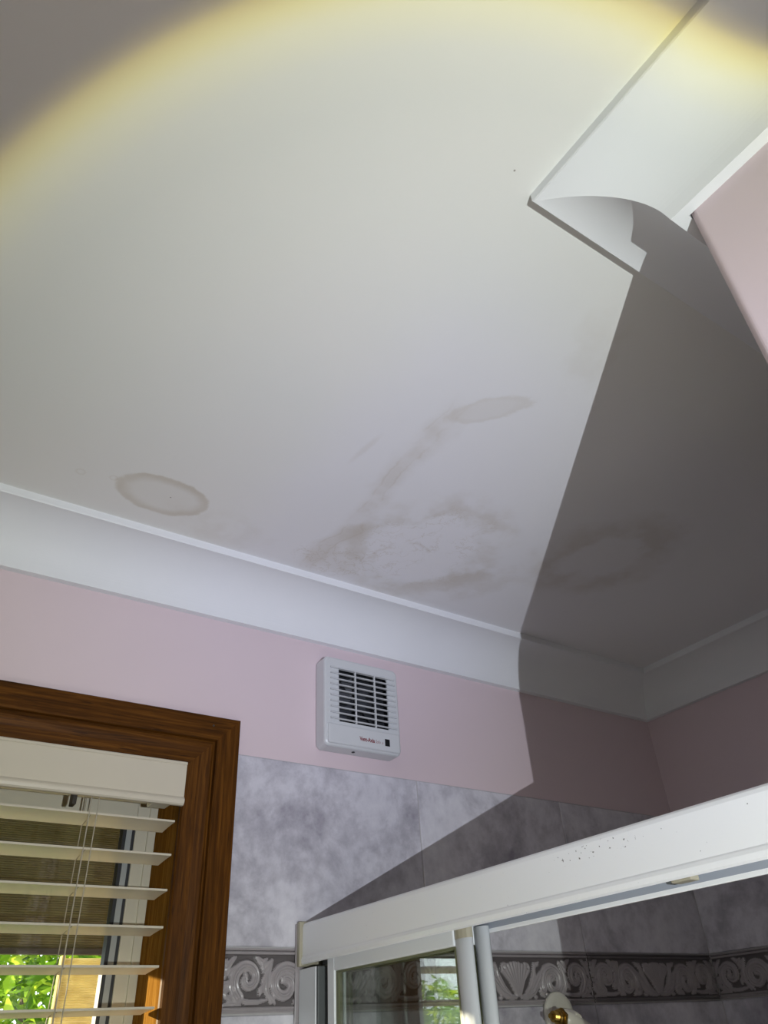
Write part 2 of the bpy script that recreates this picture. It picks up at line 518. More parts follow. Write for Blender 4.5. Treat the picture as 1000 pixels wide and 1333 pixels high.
# coved cornice: concave arc between two small fillets
CP, CD, LIP, BF = 0.0942, 0.0853, 0.0112, 0.0117
arc_r, cx, cz = 0.0822, 0.0938, 0.0130 + 0.0822
cprof = [(0, 0), (CP, 0), (CP, LIP)]
a0 = math.atan2(0.0130 - cz, 0.0)
a1 = math.atan2(CD - cz, BF - cx)
pts = []
for k in range(49):
    s = (CP - 0.001) + (BF - CP + 0.001) * k / 48
    q = max(arc_r ** 2 - (s - cx) ** 2, 0)
    pts.append((s, cz - math.sqrt(q)))
pts[-1] = (BF, CD)
cprof += pts + [(0, CD)]
def cornice(name, A, B, n, sa, sb, label):
    A, B, n = Vector((*A, H)), Vector((*B, H)), Vector((*n, 0))
    d = (B - A).normalized()
    bm = bmesh.new()
    prism(bm, cprof, lambda p: A + n * p[0] + d * (sa * p[0]) - Vector((0, 0, p[1])),
          lambda p: B + n * p[0] - d * (sb * p[0]) - Vector((0, 0, p[1])))
    return tag(obj(name, bm, M['plaster']), label, 'cornice', kind='structure')
cornice('trim_1', (XL, YB), (XR, YB), (0, -1), 1, 1, 'white coved cornice above the window and fan')
cornice('trim_2', (XR, YB), (XR, YN), (-1, 0), 1, 1, 'shaded coved cornice on the right shower wall')
cornice('trim_3', (XR, YN), (XN, YN), (0, 1), 1, -1, 'white coved cornice on the shower side of the partition, half in shadow')
cornice('trim_4', (XN, YN), (XN, YF), (-1, 0), -1, 1, 'white coved cornice along the lit face of the pink partition')
cornice('trim_5', (XN, YF), (XL, YF), (0, 1), 1, 1, 'white coved cornice behind the viewer')
cornice('trim_6', (XL, YF), (XL, YB), (1, 0), 1, 1, 'white coved cornice on the left wall')

# ------------------------------------------------------------------ wall tiles
TILE_TOP = zr(0.3903)
B_TOP, B_BOT = zr(0.1246), zr(0.0471)
JX = [0.4725, 0.8236, 1.1785, XR]
G = 0.0011
TT = 0.0045
def tile_mesh(w, h):
    bm = bmesh.new()
    box(bm, (-w / 2, -TT, 0), (w / 2, 0, h))
    es = [e for e in bm.edges if all(v.co.y < -TT + 1e-6 for v in e.verts)]
    bmesh.ops.bevel(bm, geom=es, offset=0.0012, segments=1, affect='EDGES')
    bmesh.ops.recalc_face_normals(bm, faces=bm.faces)
    me = bpy.data.meshes.new('tile')
    bm.to_mesh(me); bm.free()
    me.materials.append(M['marble'])
    return me
rows = [(B_TOP, TILE_TOP)]
z = B_BOT
while z > 0.02:
    rows.append((max(z - 0.2657, 0.0), z)); z -= 0.2657
_tm = {}
def put_tile(parent, cx_, y, z0, z1, wd, rot):
    key = (round(wd, 4), round(z1 - z0, 4))
    if key not in _tm: _tm[key] = tile_mesh(wd - 2 * G, z1 - z0 - 2 * G)
    o = link_mesh('tile', _tm[key], None, parent)
    o.location = Vector((cx_, y, z0 + G)) - parent.location
    o.rotation_euler = (0, 0, rot)

# acanthus scroll relief for the border tiles
def relief_mesh(length, height, nx=330, nz=74, name='border_tile'):
    L2 = length / 2 - G
    us = np.linspace(-L2, L2, nx); vz = np.linspace(G, height - G, nz)
    U, V = np.meshgrid(us, vz, indexing='ij')
    A = np.abs(U)
    Hm = np.zeros_like(U)
    def stroke(pts, wds, hgt, groove=0.0):
        nonlocal Hm
        pts = np.array(pts)
        best = np.full(U.shape, 9.0)
        for k in range(len(pts) - 1):
            p, q = pts[k], pts[k + 1]
            d = q - p
            t = np.clip(((A - p[0]) * d[0] + (V - p[1]) * d[1]) / max(d @ d, 1e-12), 0, 1)
            wloc = wds[k] + (wds[k + 1] - wds[k]) * t
            best = np.minimum(best, np.hypot(A - p[0] - d[0] * t, V - p[1] - d[1] * t) / wloc)
        prof_ = np.sqrt(np.clip(1 - best ** 2, 0, 1))
        if groove:
            prof_ = prof_ * (1 - groove * (0.5 - 0.5 * np.cos(best * 2 * math.pi * 1.3))) * np.where(best < 1, 1, 0)
        Hm = np.maximum(Hm, hgt * prof_)
    def spiral(c, r0, r1, a0_, turns, w0, w1, hgt, groove=0.35, n=46, sy=1.0):
        pts, ws = [], []
        for k in range(n):
            f = k / (n - 1)
            rr = r0 + (r1 - r0) * f ** 0.8
            an = a0_ + turns * 2 * math.pi * f
            pts.append((c[0] + rr * math.cos(an), c[1] + sy * rr * math.sin(an)))
            ws.append(w0 + (w1 - w0) * f)
        stroke(pts, ws, hgt, groove)
        return pts
    s = height / 0.0775
    # main scroll: from the shell base, under, up and over, curling in
    sp = spiral((0.083, 0.0335 * s), 0.0265, 0.0065, math.radians(200), -1.3, 0.0092, 0.0058, 0.0062, 0.5)
    stroke([(0.006, 0.0120), (0.020, 0.0135), (0.034, 0.019), (0.045, 0.030), (0.0565, 0.043)][:5], [0.003, 0.0055, 0.0065, 0.0072, 0.0075], 0.0056, 0.45)
    stroke([(0.008, 0.012), (0.026, 0.0115), (0.040, 0.022), (0.052, 0.038)], [0.002, 0.003, 0.003, 0.002], 0.0035)
    # outer scroll, curling the other way
    spiral((0.140, 0.0400 * s), 0.0240, 0.0050, math.radians(-60), 1.15, 0.0085, 0.0055, 0.0060, 0.5)
    stroke([(0.110, 0.016), (0.124, 0.0135), (0.140, 0.0135), (0.155, 0.018)], [0.002, 0.0035, 0.004, 0.003], 0.0045, 0.3)
    spiral((0.168, 0.0250 * s), 0.0115, 0.003, math.radians(30), 1.1, 0.0045, 0.0036, 0.0048)
    # leaf lobes filling the spandrels
    for (x0, y0, x1, y1, wd) in ((0.105, 0.062, 0.118, 0.048, 0.004), (0.112, 0.064, 0.121, 0.056, 0.0035), (0.116, 0.030, 0.112, 0.046, 0.0045),
                                 (0.121, 0.022, 0.117, 0.034, 0.0038), (0.048, 0.061, 0.040, 0.051, 0.0036), (0.055, 0.0625, 0.047, 0.056, 0.003),
                                 (0.060, 0.012, 0.050, 0.020, 0.0038), (0.069, 0.011, 0.063, 0.017, 0.0032), (0.098, 0.012, 0.107, 0.022, 0.0038),
                                 (0.042, 0.012, 0.036, 0.0115, 0.0028), (0.165, 0.062, 0.172, 0.052, 0.0036), (0.172, 0.063, 0.176, 0.058, 0.003),
                                 (0.160, 0.055, 0.168, 0.044, 0.003), (0.082, 0.034, 0.089, 0.042, 0.0035), (0.140, 0.040, 0.145, 0.048, 0.003)):
        stroke([(x0, y0 * s), ((x0 + x1) / 2, (y0 + y1) / 2 * s), (x1, y1 * s)], [wd * 0.6, wd * 1.35, wd * 0.5], 0.0046, 0.35)
    for pts_, ws_ in (([(0.014, 0.013), (0.030, 0.026), (0.040, 0.042), (0.044, 0.060)], [0.003, 0.0058, 0.0060, 0.0030]),
                      ([(0.104, 0.013), (0.112, 0.028), (0.111, 0.044), (0.104, 0.062)], [0.003, 0.0052, 0.0056, 0.0032]),
                      ([(0.128, 0.066), (0.120, 0.060), (0.116, 0.050)], [0.003, 0.005, 0.003]),
                      ([(0.160, 0.066), (0.170, 0.056), (0.174, 0.042)], [0.003, 0.0052, 0.003]),
                      ([(0.150, 0.010), (0.162, 0.012), (0.174, 0.010)], [0.003, 0.0045, 0.003])):
        stroke([(a_, b__ * s) for a_, b__ in pts_], ws_, 0.0044, 0.5)
    # central shell of flutes
    for k in range(5):
        f = k / 4
        top = (0.002 + 0.027 * f, (0.060 - 0.010 * f * f) * s)
        mid = (0.001 + 0.015 * f, 0.036 * s)
        stroke([(0.0005 + 0.003 * f, 0.014 * s), mid, top], [0.0018, 0.0031, 0.0042], 0.0050, 0.0)
    spiral((0.0255, 0.0535 * s), 0.0070, 0.002, math.radians(120), -1.0, 0.003, 0.0025, 0.0046, 0.0, 20)
    Hm[(V < 0.0085 * s) | (V > 0.0672 * s)] = 0
    # moulded lips above and below
    def lip(v0, v1, hgt):
        c_, h_ = (v0 + v1) / 2, (v1 - v0) / 2
        return hgt * np.sqrt(np.clip(1 - ((V - c_) / h_) ** 2, 0, 1))
    edge = np.maximum.reduce([lip(0.0, 0.0042, 0.0030), lip(0.0044, 0.0080, 0.0046), lip(height - 0.0042, height + 0.0004, 0.0030), lip(height - 0.0086, height - 0.0046, 0.0046)])
    field = np.maximum(Hm, edge)
    Yd = -(TT - 0.002) - field
    verts = np.stack([U, Yd, V], -1).reshape(-1, 3)
    idx = np.arange(nx * nz).reshape(nx, nz)
    q = np.stack([idx[:-1, :-1], idx[1:, :-1], idx[1:, 1:], idx[:-1, 1:]], -1).reshape(-1, 4)
    hv = field.reshape(-1)
    hq = hv[q].mean(1)
    verts_l = verts.tolist(); q_l = q.tolist()
    # back and sides so that the tile is a solid slab
    base = len(verts_l)
    c4 = [(-L2, 0, G), (L2, 0, G), (L2, 0, height - G), (-L2, 0, height - G)]
    verts_l += c4
    bot = idx[:, 0].tolist(); topl = idx[:, -1].tolist(); lf = idx[0, :].tolist(); rt = idx[-1, :].tolist()
    q_l += [bot[::-1] + [base, base + 1], topl + [base + 2, base + 3], lf + [base + 3, base], rt[::-1] + [base + 1, base + 2], [base, base + 3, base + 2, base + 1]]
    me = bpy.data.meshes.new(name)
    me.from_pydata(verts_l, [], q_l)
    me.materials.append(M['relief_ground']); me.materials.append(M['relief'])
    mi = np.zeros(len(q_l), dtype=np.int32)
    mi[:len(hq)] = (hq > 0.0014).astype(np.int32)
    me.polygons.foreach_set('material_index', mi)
    sm = np.ones(len(q_l), dtype=bool); sm[len(hq):] = False
    me.polygons.foreach_set('use_smooth', sm)
    me.update()
    return me
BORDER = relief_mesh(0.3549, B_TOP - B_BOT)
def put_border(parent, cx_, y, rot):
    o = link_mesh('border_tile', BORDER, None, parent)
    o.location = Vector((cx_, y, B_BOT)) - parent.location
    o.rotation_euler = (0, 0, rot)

# window wall
boxobj('grout', (JX[0], YB - 0.0022, 0.0), (XR - 0.001, YB, TILE_TOP), M['grout'], wall_back)
for a, b_ in zip(JX, JX[1:]):
    for z0, z1 in rows:
        put_tile(wall_back, (a + b_) / 2, YB, z0, z1, b_ - a, 0)
bx = 1.1785
for k in range(-2, 2):
    c_ = bx + 0.3549 * (k + 0.5)
    if k == -2: c_ = 0.4725 + 0.3549 / 2
    if k == 1: continue
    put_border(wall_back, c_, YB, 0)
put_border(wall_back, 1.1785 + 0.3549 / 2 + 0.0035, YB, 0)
# shower side wall
boxobj('grout', (XR - 0.0022, YN + 0.001, 0.0), (XR, YB - 0.003, TILE_TOP), M['grout'], wall_right)
ys = YB - TT - 0.001
edges = []
while ys > YN + 0.02:
    edges.append((max(ys - 0.3549, YN + 0.003), ys)); ys -= 0.3549
for y0, y1 in edges:
    for z0, z1 in rows:
        put_tile(wall_right, XR, (y0 + y1) / 2, z0, z1, y1 - y0, -math.pi / 2)
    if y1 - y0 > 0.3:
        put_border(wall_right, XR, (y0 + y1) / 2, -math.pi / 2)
# shower face of the partition
boxobj('grout', (XN + 0.03, YN, 0.0), (XR - 0.003, YN + 0.0022, TILE_TOP), M['grout'], wall_part)
xs = XR - TT - 0.001
while xs > XN + 0.05:
    x0 = max(xs - 0.3549, XN + 0.03)
    for z0, z1 in rows:
        put_tile(wall_part, (x0 + xs) / 2, YN, z0, z1, xs - x0, math.pi)
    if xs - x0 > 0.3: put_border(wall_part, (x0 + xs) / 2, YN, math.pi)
    xs -= 0.3549

# ------------------------------------------------------------------ window
win = empty('window_1', ((OX0 + OX1) / 2, YB, OZ0))
tag(win, 'dark oak framed window with cream inner frame behind the slatted blind', 'window', kind='structure')
def wobj(name, bm, mat, parent=win, smooth=False):
    o = obj(name, bm, mat, parent, smooth)
    off = win.location if parent is win else Vector(win.location)
    o.data.transform(Matrix.Translation(-off))
    return o
AW = 0.081
AX0, AX1, AZ0, AZ1 = -0.53 - 0.061, 0.4705, 1.02, 2.1390
aprof = [(0, 0), (0, 0.0150), (0.001, 0.016), (0.0335, 0.0165), (0.0365, 0.0145), (0.0375, 0.0085), (0.0405, 0.0085), (0.0420, 0.0135), (0.0450, 0.0150),
         (0.0500, 0.0143), (0.0560, 0.0120), (0.0590, 0.0112), (0.0750, 0.0095), (0.0790, 0.0092), (AW, 0.0060), (AW, 0)]
def arch(name, A, B, inw, mat):
    A, B, inw = Vector(A), Vector(B), Vector(inw)
    d = (B - A).normalized()
    bm = bmesh.new()
    prism(bm, aprof, lambda p: A + inw * p[0] + d * p[0] + Vector((0, -p[1], 0)), lambda p: B + inw * p[0] - d * p[0] + Vector((0, -p[1], 0)))
    return wobj(name, bm, mat)
arch('architrave', (AX0, YB, AZ1), (AX1, YB, AZ1), (0, 0, -1), M['wood_x'])
arch('architrave', (AX1, YB, AZ1), (AX1, YB, AZ0), (-1, 0, 0), M['wood_z'])
arch('architrave', (AX0, YB, AZ0), (AX0, YB, AZ1), (1, 0, 0), M['wood_z'])
arch('architrave', (AX1, YB, AZ0), (AX0, YB, AZ0), (0, 0, 1), M['wood_x'])
JI = AX1 - AW + 0.0005            # inner face of the jamb
JL = AX0 + AW
JT = AZ1 - AW
JB = AZ0 + AW
YW = 1.196                        # face of the plastic frame
def wbox(name, a, b, mat, bev=0.0, parent=win):
    bm = bmesh.new(); box(bm, a, b, bev)
    return wobj(name, bm, mat, parent)
wbox('jamb', (JI, YB - 0.0058, JB), (OX1, YW + 0.08, OZ1), M['wood_jamb_sunlit'])
wbox('jamb', (OX0, YB - 0.0058, JB), (JL, YW + 0.08, OZ1), M['wood_jamb_sunlit'])
wbox('jamb_head', (JL, YB - 0.0058, JT), (JI, YW + 0.08, OZ1), M['wood_x'])
wbox('sill', (JL, YB - 0.0058, OZ0), (JI, YW + 0.08, JB), M['wood_x'])
FR = 0.030
FH = zr(0.304)
bm = bmesh.new()
box(bm, (JI - FR, YW, JB), (JI, YW + 0.05, JT), 0.0015)
box(bm, (JL, YW, JB), (JL + FR, YW + 0.05, JT), 0.0015)
box(bm, (JL + FR, YW, FH), (JI - FR, YW + 0.05, JT), 0.0015)
box(bm, (JL + FR, YW, JB), (JI - FR, YW + 0.05, JB + 0.045), 0.0015)
# raised outer lip of the frame
box(bm, (JI - 0.012, YW - 0.004, JB), (JI, YW + 0.001, JT), 0.001)
box(bm, (JL, YW - 0.004, JB), (JL + 0.012, YW + 0.001, JT), 0.001)
wobj('plastic_frame', bm, M['upvc'])
def ringbox(name, x0, x1, z0, z1, wd, y0, y1, mat, wt=None):
    wt = wt or wd
    bm = bmesh.new()
    box(bm, (x0, y0, z0), (x0 + wd, y1, z1)); box(bm, (x1 - wd, y0, z0), (x1, y1, z1))
    box(bm, (x0 + wd, y0, z0), (x1 - wd, y1, z0 + wd)); box(bm, (x0 + wd, y0, z1 - wt), (x1 - wd, y1, z1))
    return wobj(name, bm, mat)
gx0, gx1, gz0, gz1 = JL + FR, JI - FR, JB + 0.045, FH
ringbox('gasket', gx0, gx1, gz0, gz1, 0.0040, YW + 0.003, YW + 0.04, M['gasket'], 0.002)
ringbox('glazing_bead', gx0 + 0.004, gx1 - 0.004, gz0 + 0.004, gz1 - 0.002, 0.0080, YW + 0.004, YW + 0.04, M['grey_bead'], 0.003)
ringbox('gasket', gx0 + 0.012, gx1 - 0.012, gz0 + 0.012, gz1 - 0.005, 0.005, YW + 0.005, YW + 0.022, M['gasket'], 0.002)
wbox('pane', (gx0 + 0.016, YW + 0.018, gz0 + 0.016), (gx1 - 0.016, YW + 0.022, gz1 - 0.006), M['glass_window'])
nail = bmesh.new()
tube(nail, [(0.4250, YB - 0.0150, 2.1238), (0.4250, YB - 0.0167, 2.1238)], 0.0016, 10)
wobj('nail_hole', nail, M['rail_dark'])

# ------------------------------------------------------------------ venetian blind
BLX0, BLX1 = JL + 0.005, JI - 0.004
bl = empty('venetian_blind', ((BLX0 + BLX1) / 2, 1.11, zr(0.36)))
tag(bl, 'cream slatted venetian blind hanging inside the dark oak window frame', 'blind')
def bobj(name, bm, mat, parent=bl, smooth=False):
    o = obj(name, bm, mat, parent, smooth)
    o.data.transform(Matrix.Translation(-bl.location))
    return o
vy = 1.0765
vz0, vz1 = zr(0.2985), zr(0.3605)
vprof = [(0.008, vz1), (0.001, vz1), (0.0, vz1 - 0.001), (0.0, vz1 - 0.004), (0.0015, vz1 - 0.005), (0.0015, vz0 + 0.012), (-0.0005, vz0 + 0.0105),
         (-0.0025, vz0 + 0.008), (-0.003, vz0 + 0.0055), (-0.0018, vz0 + 0.002), (0.0005, vz0), (0.006, vz0), (0.008, vz0 + 0.002)]
bm = bmesh.new()
prism(bm, vprof, lambda p: (BLX0, vy + p[0], p[1]), lambda p: (BLX1 + 0.0015, vy + p[0], p[1]))
bobj('valance', bm, M['blind'])
bm = bmesh.new(); box(bm, (BLX0, 1.090, zr(0.312)), (BLX1, 1.140, zr(0.352)), 0.002)
bobj('head_rail', bm, M['blind'])
bm = bmesh.new(); box(bm, (BLX1 - 0.036, 1.092, zr(0.3045)), (BLX1 - 0.008, 1.128, zr(0.3118)), 0.0015)
bobj('end_bracket', bm, M['upvc'])
bm = bmesh.new(); box(bm, (0.238, 1.095, zr(0.290)), (0.244, 1.112, zr(0.3118)), 0.001)
bobj('cord_lock', bm, M['rail_dark'])
# one slat, 50 mm deep, slightly crowned, nearly level
SLW = BLX1 - 0.0035 - BLX0
prof = []
for k in range(9):
    f = k / 8
    prof.append((0.050 * f, -0.0035 * f + 0.0006 * (1 - (2 * f - 1) ** 2)))
sp_ = [(a, b_ + 0.0026) for a, b_ in prof] + prof[::-1]
bm = bmesh.new()
prism(bm, sp_, lambda p: (-SLW / 2, p[0], p[1]), lambda p: (SLW / 2, p[0], p[1]))
bmesh.ops.recalc_face_normals(bm, faces=bm.faces)
slat_me = bpy.data.meshes.new('slat'); bm.to_mesh(slat_me); bm.free(); slat_me.materials.append(M['blind'])
zz = zr(0.2782)
SX = BLX0 + SLW / 2
k = 0
zs = []
while zz > JB + 0.04:
    o = link_mesh('slat', slat_me, None, bl)
    o.location = Vector((SX, 1.0905, zz)) - bl.location
    zs.append(zz); zz -= 0.0445; k += 1
bm = bmesh.new(); box(bm, (BLX0, 1.0905, zz - 0.004), (BLX0 + SLW, 1.1405, zz + 0.012), 0.003)
bobj('bottom_rail', bm, M['blind'])
for lx in (0.268, -0.40):
    for (dx, yy) in ((-0.006, 1.0895), (0.004, 1.0895), (-0.001, 1.1418), (0.0, 1.1150)):
        bm = bmesh.new(); tube(bm, [(lx + dx, yy, zz), (lx + dx * 0.9, yy, (zz + zr(.31)) / 2), (lx + dx, yy, zr(0.312))], 0.0007, 6)
        bobj('ladder_cord', bm, M['cord'])
    bm = bmesh.new()
    for q in zs:
        tube(bm, [(lx - 0.003, 1.0895, q - 0.0006), (lx - 0.001, 1.116, q - 0.0005), (lx - 0.001, 1.1418, q - 0.0045)], 0.0006, 5)
    tag(bobj('ladder_rung', bm, M['cord']), kind='stuff')

# ------------------------------------------------------------------ outside the window
def ribbed(name, x0, x1, z0, z1, y, parent, mat, pitch=0.0036, dep=0.0014):
    n = max(int((z1 - z0) / pitch), 1)
    prof = []
    for i in range(n):
        za = z0 + i * pitch
        prof += [(0, za), (-dep, za + pitch * 0.35), (-dep, za + pitch * 0.65)]
    prof.append((0, z0 + n * pitch))
    vs_, fs = [], []
    for a, b_ in prof:
        vs_ += [(x0, y + a, b_), (x1, y + a, b_)]
    for i in range(len(prof) - 1):
        fs.append((2 * i, 2 * i + 1, 2 * i + 3, 2 * i + 2))
    k0 = len(vs_)
    vs_ += [(x0, y + 0.002, z0), (x1, y + 0.002, z0), (x1, y + 0.002, z0 + n * pitch), (x0, y + 0.002, z0 + n * pitch)]
    fs.append((k0, k0 + 3, k0 + 2, k0 + 1))
    me = bpy.data.meshes.new(name); me.from_pydata(vs_, [], fs); me.update()
    o = link_mesh(name, me, mat, parent)
    me.transform(Matrix.Translation(-parent.location))
    return o
YS = 1.50
sc1 = empty('roll_up_screen', (0.0, YS, zr(0.15)))
tag(sc1, 'ribbed olive-brown roll-up screen outside the window, above its dark bottom rail', 'screen')
ribbed('screen_cloth', -0.75, 0.62, zr(0.164), zr(0.62), YS, sc1, M['olive'])
bm = bmesh.new(); box(bm, (-0.75, YS - 0.006, zr(0.156)), (0.62, YS + 0.006, zr(0.1655)), 0.001)
o = obj('bottom_rail', bm, M['rail_dark'], sc1); o.data.transform(Matrix.Translation(-sc1.location))
sc2 = empty('side_screen', (0.47, YS + 0.05, 0.9))
tag(sc2, 'ribbed tan screen panel standing outside, right of the green garden view', 'screen')
ribbed('screen_panel', 0.374, 0.60, 0.6, zr(0.160), YS + 0.05, sc2, M['reed'])
bm = bmesh.new(); box(bm, (0.368, YS + 0.042, -0.12), (0.374, YS + 0.060, zr(0.160)), 0.001)
o = obj('post', bm, M['reed'], sc2); o.data.transform(Matrix.Translation(-sc2.location))
bm = bmesh.new(); box(bm, (0.60, YS + 0.035, -0.12), (0.64, YS + 0.075, zr(0.16)), 0.002)
o = obj('post', bm, M['rail_dark'], sc2); o.data.transform(Matrix.Translation(-sc2.location))
sun_cut = empty('side_screen', (-0.42, YS + 0.05, 0.9))  # added panel that cuts the sunlight entering the room
tag(sun_cut, 'added ribbed tan panel cutting the sun outside, left of the green garden view', 'screen')
ribbed('screen_panel', -0.75, -0.12, 0.6, zr(0.150), YS + 0.05, sun_cut, M['reed'])
bm = bmesh.new(); box(bm, (-0.12, YS + 0.042, -0.12), (-0.114, YS + 0.060, zr(0.150)), 0.001)
o = obj('post', bm, M['reed'], sun_cut); o.data.transform(Matrix.Translation(-sun_cut.location))
eave = boxobj('eave', (-1.6, YB + T + 0.005, zr(0.66)), (2.2, 1.75, zr(0.72)), M['soffit'])
tag(eave, 'boarded roof eave above the window outside', 'eave', kind='structure')
gr = boxobj('garden_paving', (-8, YB + T + 0.01, -0.4), (9, 14, -0.12), M['soil'])
tag(gr, 'pale sunlit paving outside the window', 'paving', kind='structure')

def shrub(loc, rad, n, label, seed, hgt=2.6):
    rnd = random.Random(seed)
    t = empty('garden_shrub', loc)
    tag(t, label, 'shrub')
    bm = bmesh.new()
    tube(bm, [(0, 0, 0), (0.03, 0.0, hgt * 0.4), (-0.02, 0.03, hgt * 0.8)], [0.05, 0.035, 0.015], 8)
    for i in range(7):
        a = rnd.uniform(0, 6.28); z_ = hgt * rnd.uniform(0.35, 0.75)
        tube(bm, [(0, 0, z_), (math.cos(a) * rad * 0.4, math.sin(a) * rad * 0.4, z_ + 0.25), (math.cos(a) * rad * 0.8, math.sin(a) * rad * 0.8, z_ + 0.35)], [0.02, 0.013, 0.005], 6)
    obj('stem', bm, M['bark'], t)
    vs_, fs, at = [], [], []
    for i in range(n):
        u = rnd.uniform(-1, 1); a = rnd.uniform(0, 6.28); rr = rad * rnd.uniform(0.2, 1.0) ** 0.5
        q = math.sqrt(1 - u * u)
        c = Vector((rr * q * math.cos(a), rr * q * math.sin(a), hgt * 0.62 + u * hgt * 0.42 * rr / rad))
        d = Vector((rnd.gauss(0, 1), rnd.gauss(0, 1), rnd.gauss(-0.4, 0.7))).normalized()
        s_ = d.cross(Vector((rnd.gauss(0, .5), rnd.gauss(0, .5), 1))).normalized()
        nrm = d.cross(s_)
        ln = rnd.uniform(0.045, 0.085); wd = ln * rnd.uniform(0.2, 0.3)
        k0 = len(vs_)
        vs_ += [c, c + d * ln * 0.45 + s_ * wd + nrm * 0.006, c + d * ln, c + d * ln * 0.45 - s_ * wd + nrm * 0.006, c + d * ln * 0.5 - nrm * 0.002]
        fs += [(k0, k0 + 1, k0 + 4), (k0 + 1, k0 + 2, k0 + 4), (k0 + 2, k0 + 3, k0 + 4), (k0 + 3, k0, k0 + 4)]
        g = rnd.random()
        at += [g] * 5
    me = bpy.data.meshes.new('foliage')
    me.from_pydata([tuple(v) for v in vs_], [], fs)
    A_ = me.attributes.new('leaf', 'FLOAT', 'POINT')
    A_.data.foreach_set('value', at)
    me.update()
    o = link_mesh('foliage', me, M['leaf'], t)
    tag(o, kind='stuff')
    return t
shrub((0.75, 3.5, -0.12), 0.80, 16000, 'bright green leafy shrub seen through the window, straight beyond the blind', 1)
shrub((-1.35, 3.6, -0.12), 0.80, 12000, 'green leafy shrub further left outside the window', 2, 2.05)
shrub((2.45, 3.8, -0.12), 0.80, 12000, 'green leafy shrub furthest right outside the window', 3, 3.0)

# ------------------------------------------------------------------ extractor fan
fan = empty('extractor_fan', (0.694, YB, 2.118))
tag(fan, 'grey-white louvred wall extractor fan on the pink wall', 'extractor fan')
def fobj(name, bm, mat, parent=fan, smooth=False):
    o = obj(name, bm, mat, parent, smooth)
    o.data.transform(Matrix.Translation(-fan.location))
    return o
FX0, FX1, FZ0, FZ1 = 0.6155, 0.7725, 2.1165, 2.2790
FY = 1.0655
def rrect(x0, x1, z0, z1, r_, n=6):
    out = []
    for (cx_, cz_, a) in ((x1 - r_, z1 - r_, 0), (x0 + r_, z1 - r_, 90), (x0 + r_, z0 + r_, 180), (x1 - r_, z0 + r_, 270)):
        for k in range(n + 1):
            t_ = math.radians(a + 90 * k / n)
            out.append((cx_ + r_ * math.cos(t_), cz_ + r_ * math.sin(t_)))
    return out
HX0, HX1, HZ0, HZ1 = 0.6445, 0.7480, 2.1610, 2.2570
def loopv(bm, pts, y): return [bm.verts.new((a, y, b_)) for a, b_ in pts]
bm = bmesh.new()
L0 = loopv(bm, rrect(FX0 + .002, FX1 - .002, FZ0 + .002, FZ1 - .002, 0.010), YB)
L1 = loopv(bm, rrect(FX0, FX1, FZ0, FZ1, 0.010), YB - 0.004)
L2_ = loopv(bm, rrect(FX0, FX1, FZ0 + 0.0005, FZ1, 0.010), FY + 0.004)
L3 = loopv(bm, rrect(FX0 + 0.0010, FX1 - 0.0010, FZ0 + 0.002, FZ1 - 0.0015, 0.010), FY + 0.0015)
L4 = loopv(bm, rrect(FX0 + 0.0032, FX1 - 0.0032, FZ0 + 0.0045, FZ1 - 0.0040, 0.009), FY)
inner = [(min(max(a, HX0), HX1), min(max(b_, HZ0), HZ1)) for a, b_ in rrect(HX0 - .004, HX1 + .004, HZ0 - .004, HZ1 + .004, 0.0041)]
L5 = loopv(bm, inner, FY); L6 = loopv(bm, inner, FY + 0.003)
for A_, B_ in ((L0, L1), (L1, L2_), (L2_, L3), (L3, L4), (L4, L5), (L5, L6)):
    n = len(A_)
    for i in range(n):
        bm.faces.new((A_[i], A_[(i + 1) % n], B_[(i + 1) % n], B_[i]))
bmesh.ops.remove_doubles(bm, verts=bm.verts, dist=1e-6)
housing = fobj('housing', bm, M['fan'])
bm = bmesh.new(); box(bm, (HX0 - 0.012, FY + 0.003, HZ0 - 0.012), (HX1 + 0.012, YB - 0.001, HZ1 + 0.012))
bm.faces.ensure_lookup_table()
bmesh.ops.delete(bm, geom=[f for f in bm.faces if f.calc_center_median().y < FY + 0.004], context='FACES')
fobj('duct', bm, M['fan_dark'])
# impeller
imp = bmesh.new()
ic = Vector(((HX0 + HX1) / 2, FY + 0.022, (HZ0 + HZ1) / 2))
tube(imp, [ic + Vector((0, -0.008, 0)), ic + Vector((0, 0.004, 0))], 0.016, 20)
for k in range(7):
    a = 2 * math.pi * k / 7 + 0.2
    rd = Vector((math.cos(a), 0, math.sin(a))); tg = Vector((-math.sin(a), 0, math.cos(a)))
    p4 = [ic + rd * 0.014 + tg * -0.006 + Vector((0, -.003, 0)), ic + rd * 0.047 + tg * -0.012 + Vector((0, -.004, 0)), ic + rd * 0.047 + tg * 0.012 + Vector((0, .006, 0)), ic + rd * 0.014 + tg * 0.006 + Vector((0, .003, 0))]
    f_ = [imp.verts.new(q) for q in p4]; b4 = [imp.verts.new(q + Vector((0, 0.0012, 0))) for q in p4]
    imp.faces.new(f_); imp.faces.new(b4[::-1])
    for i in range(4): imp.faces.new((f_[i], f_[(i + 1) % 4], b4[(i + 1) % 4], b4[i]))
fobj('impeller', imp, M['fan_grey'])
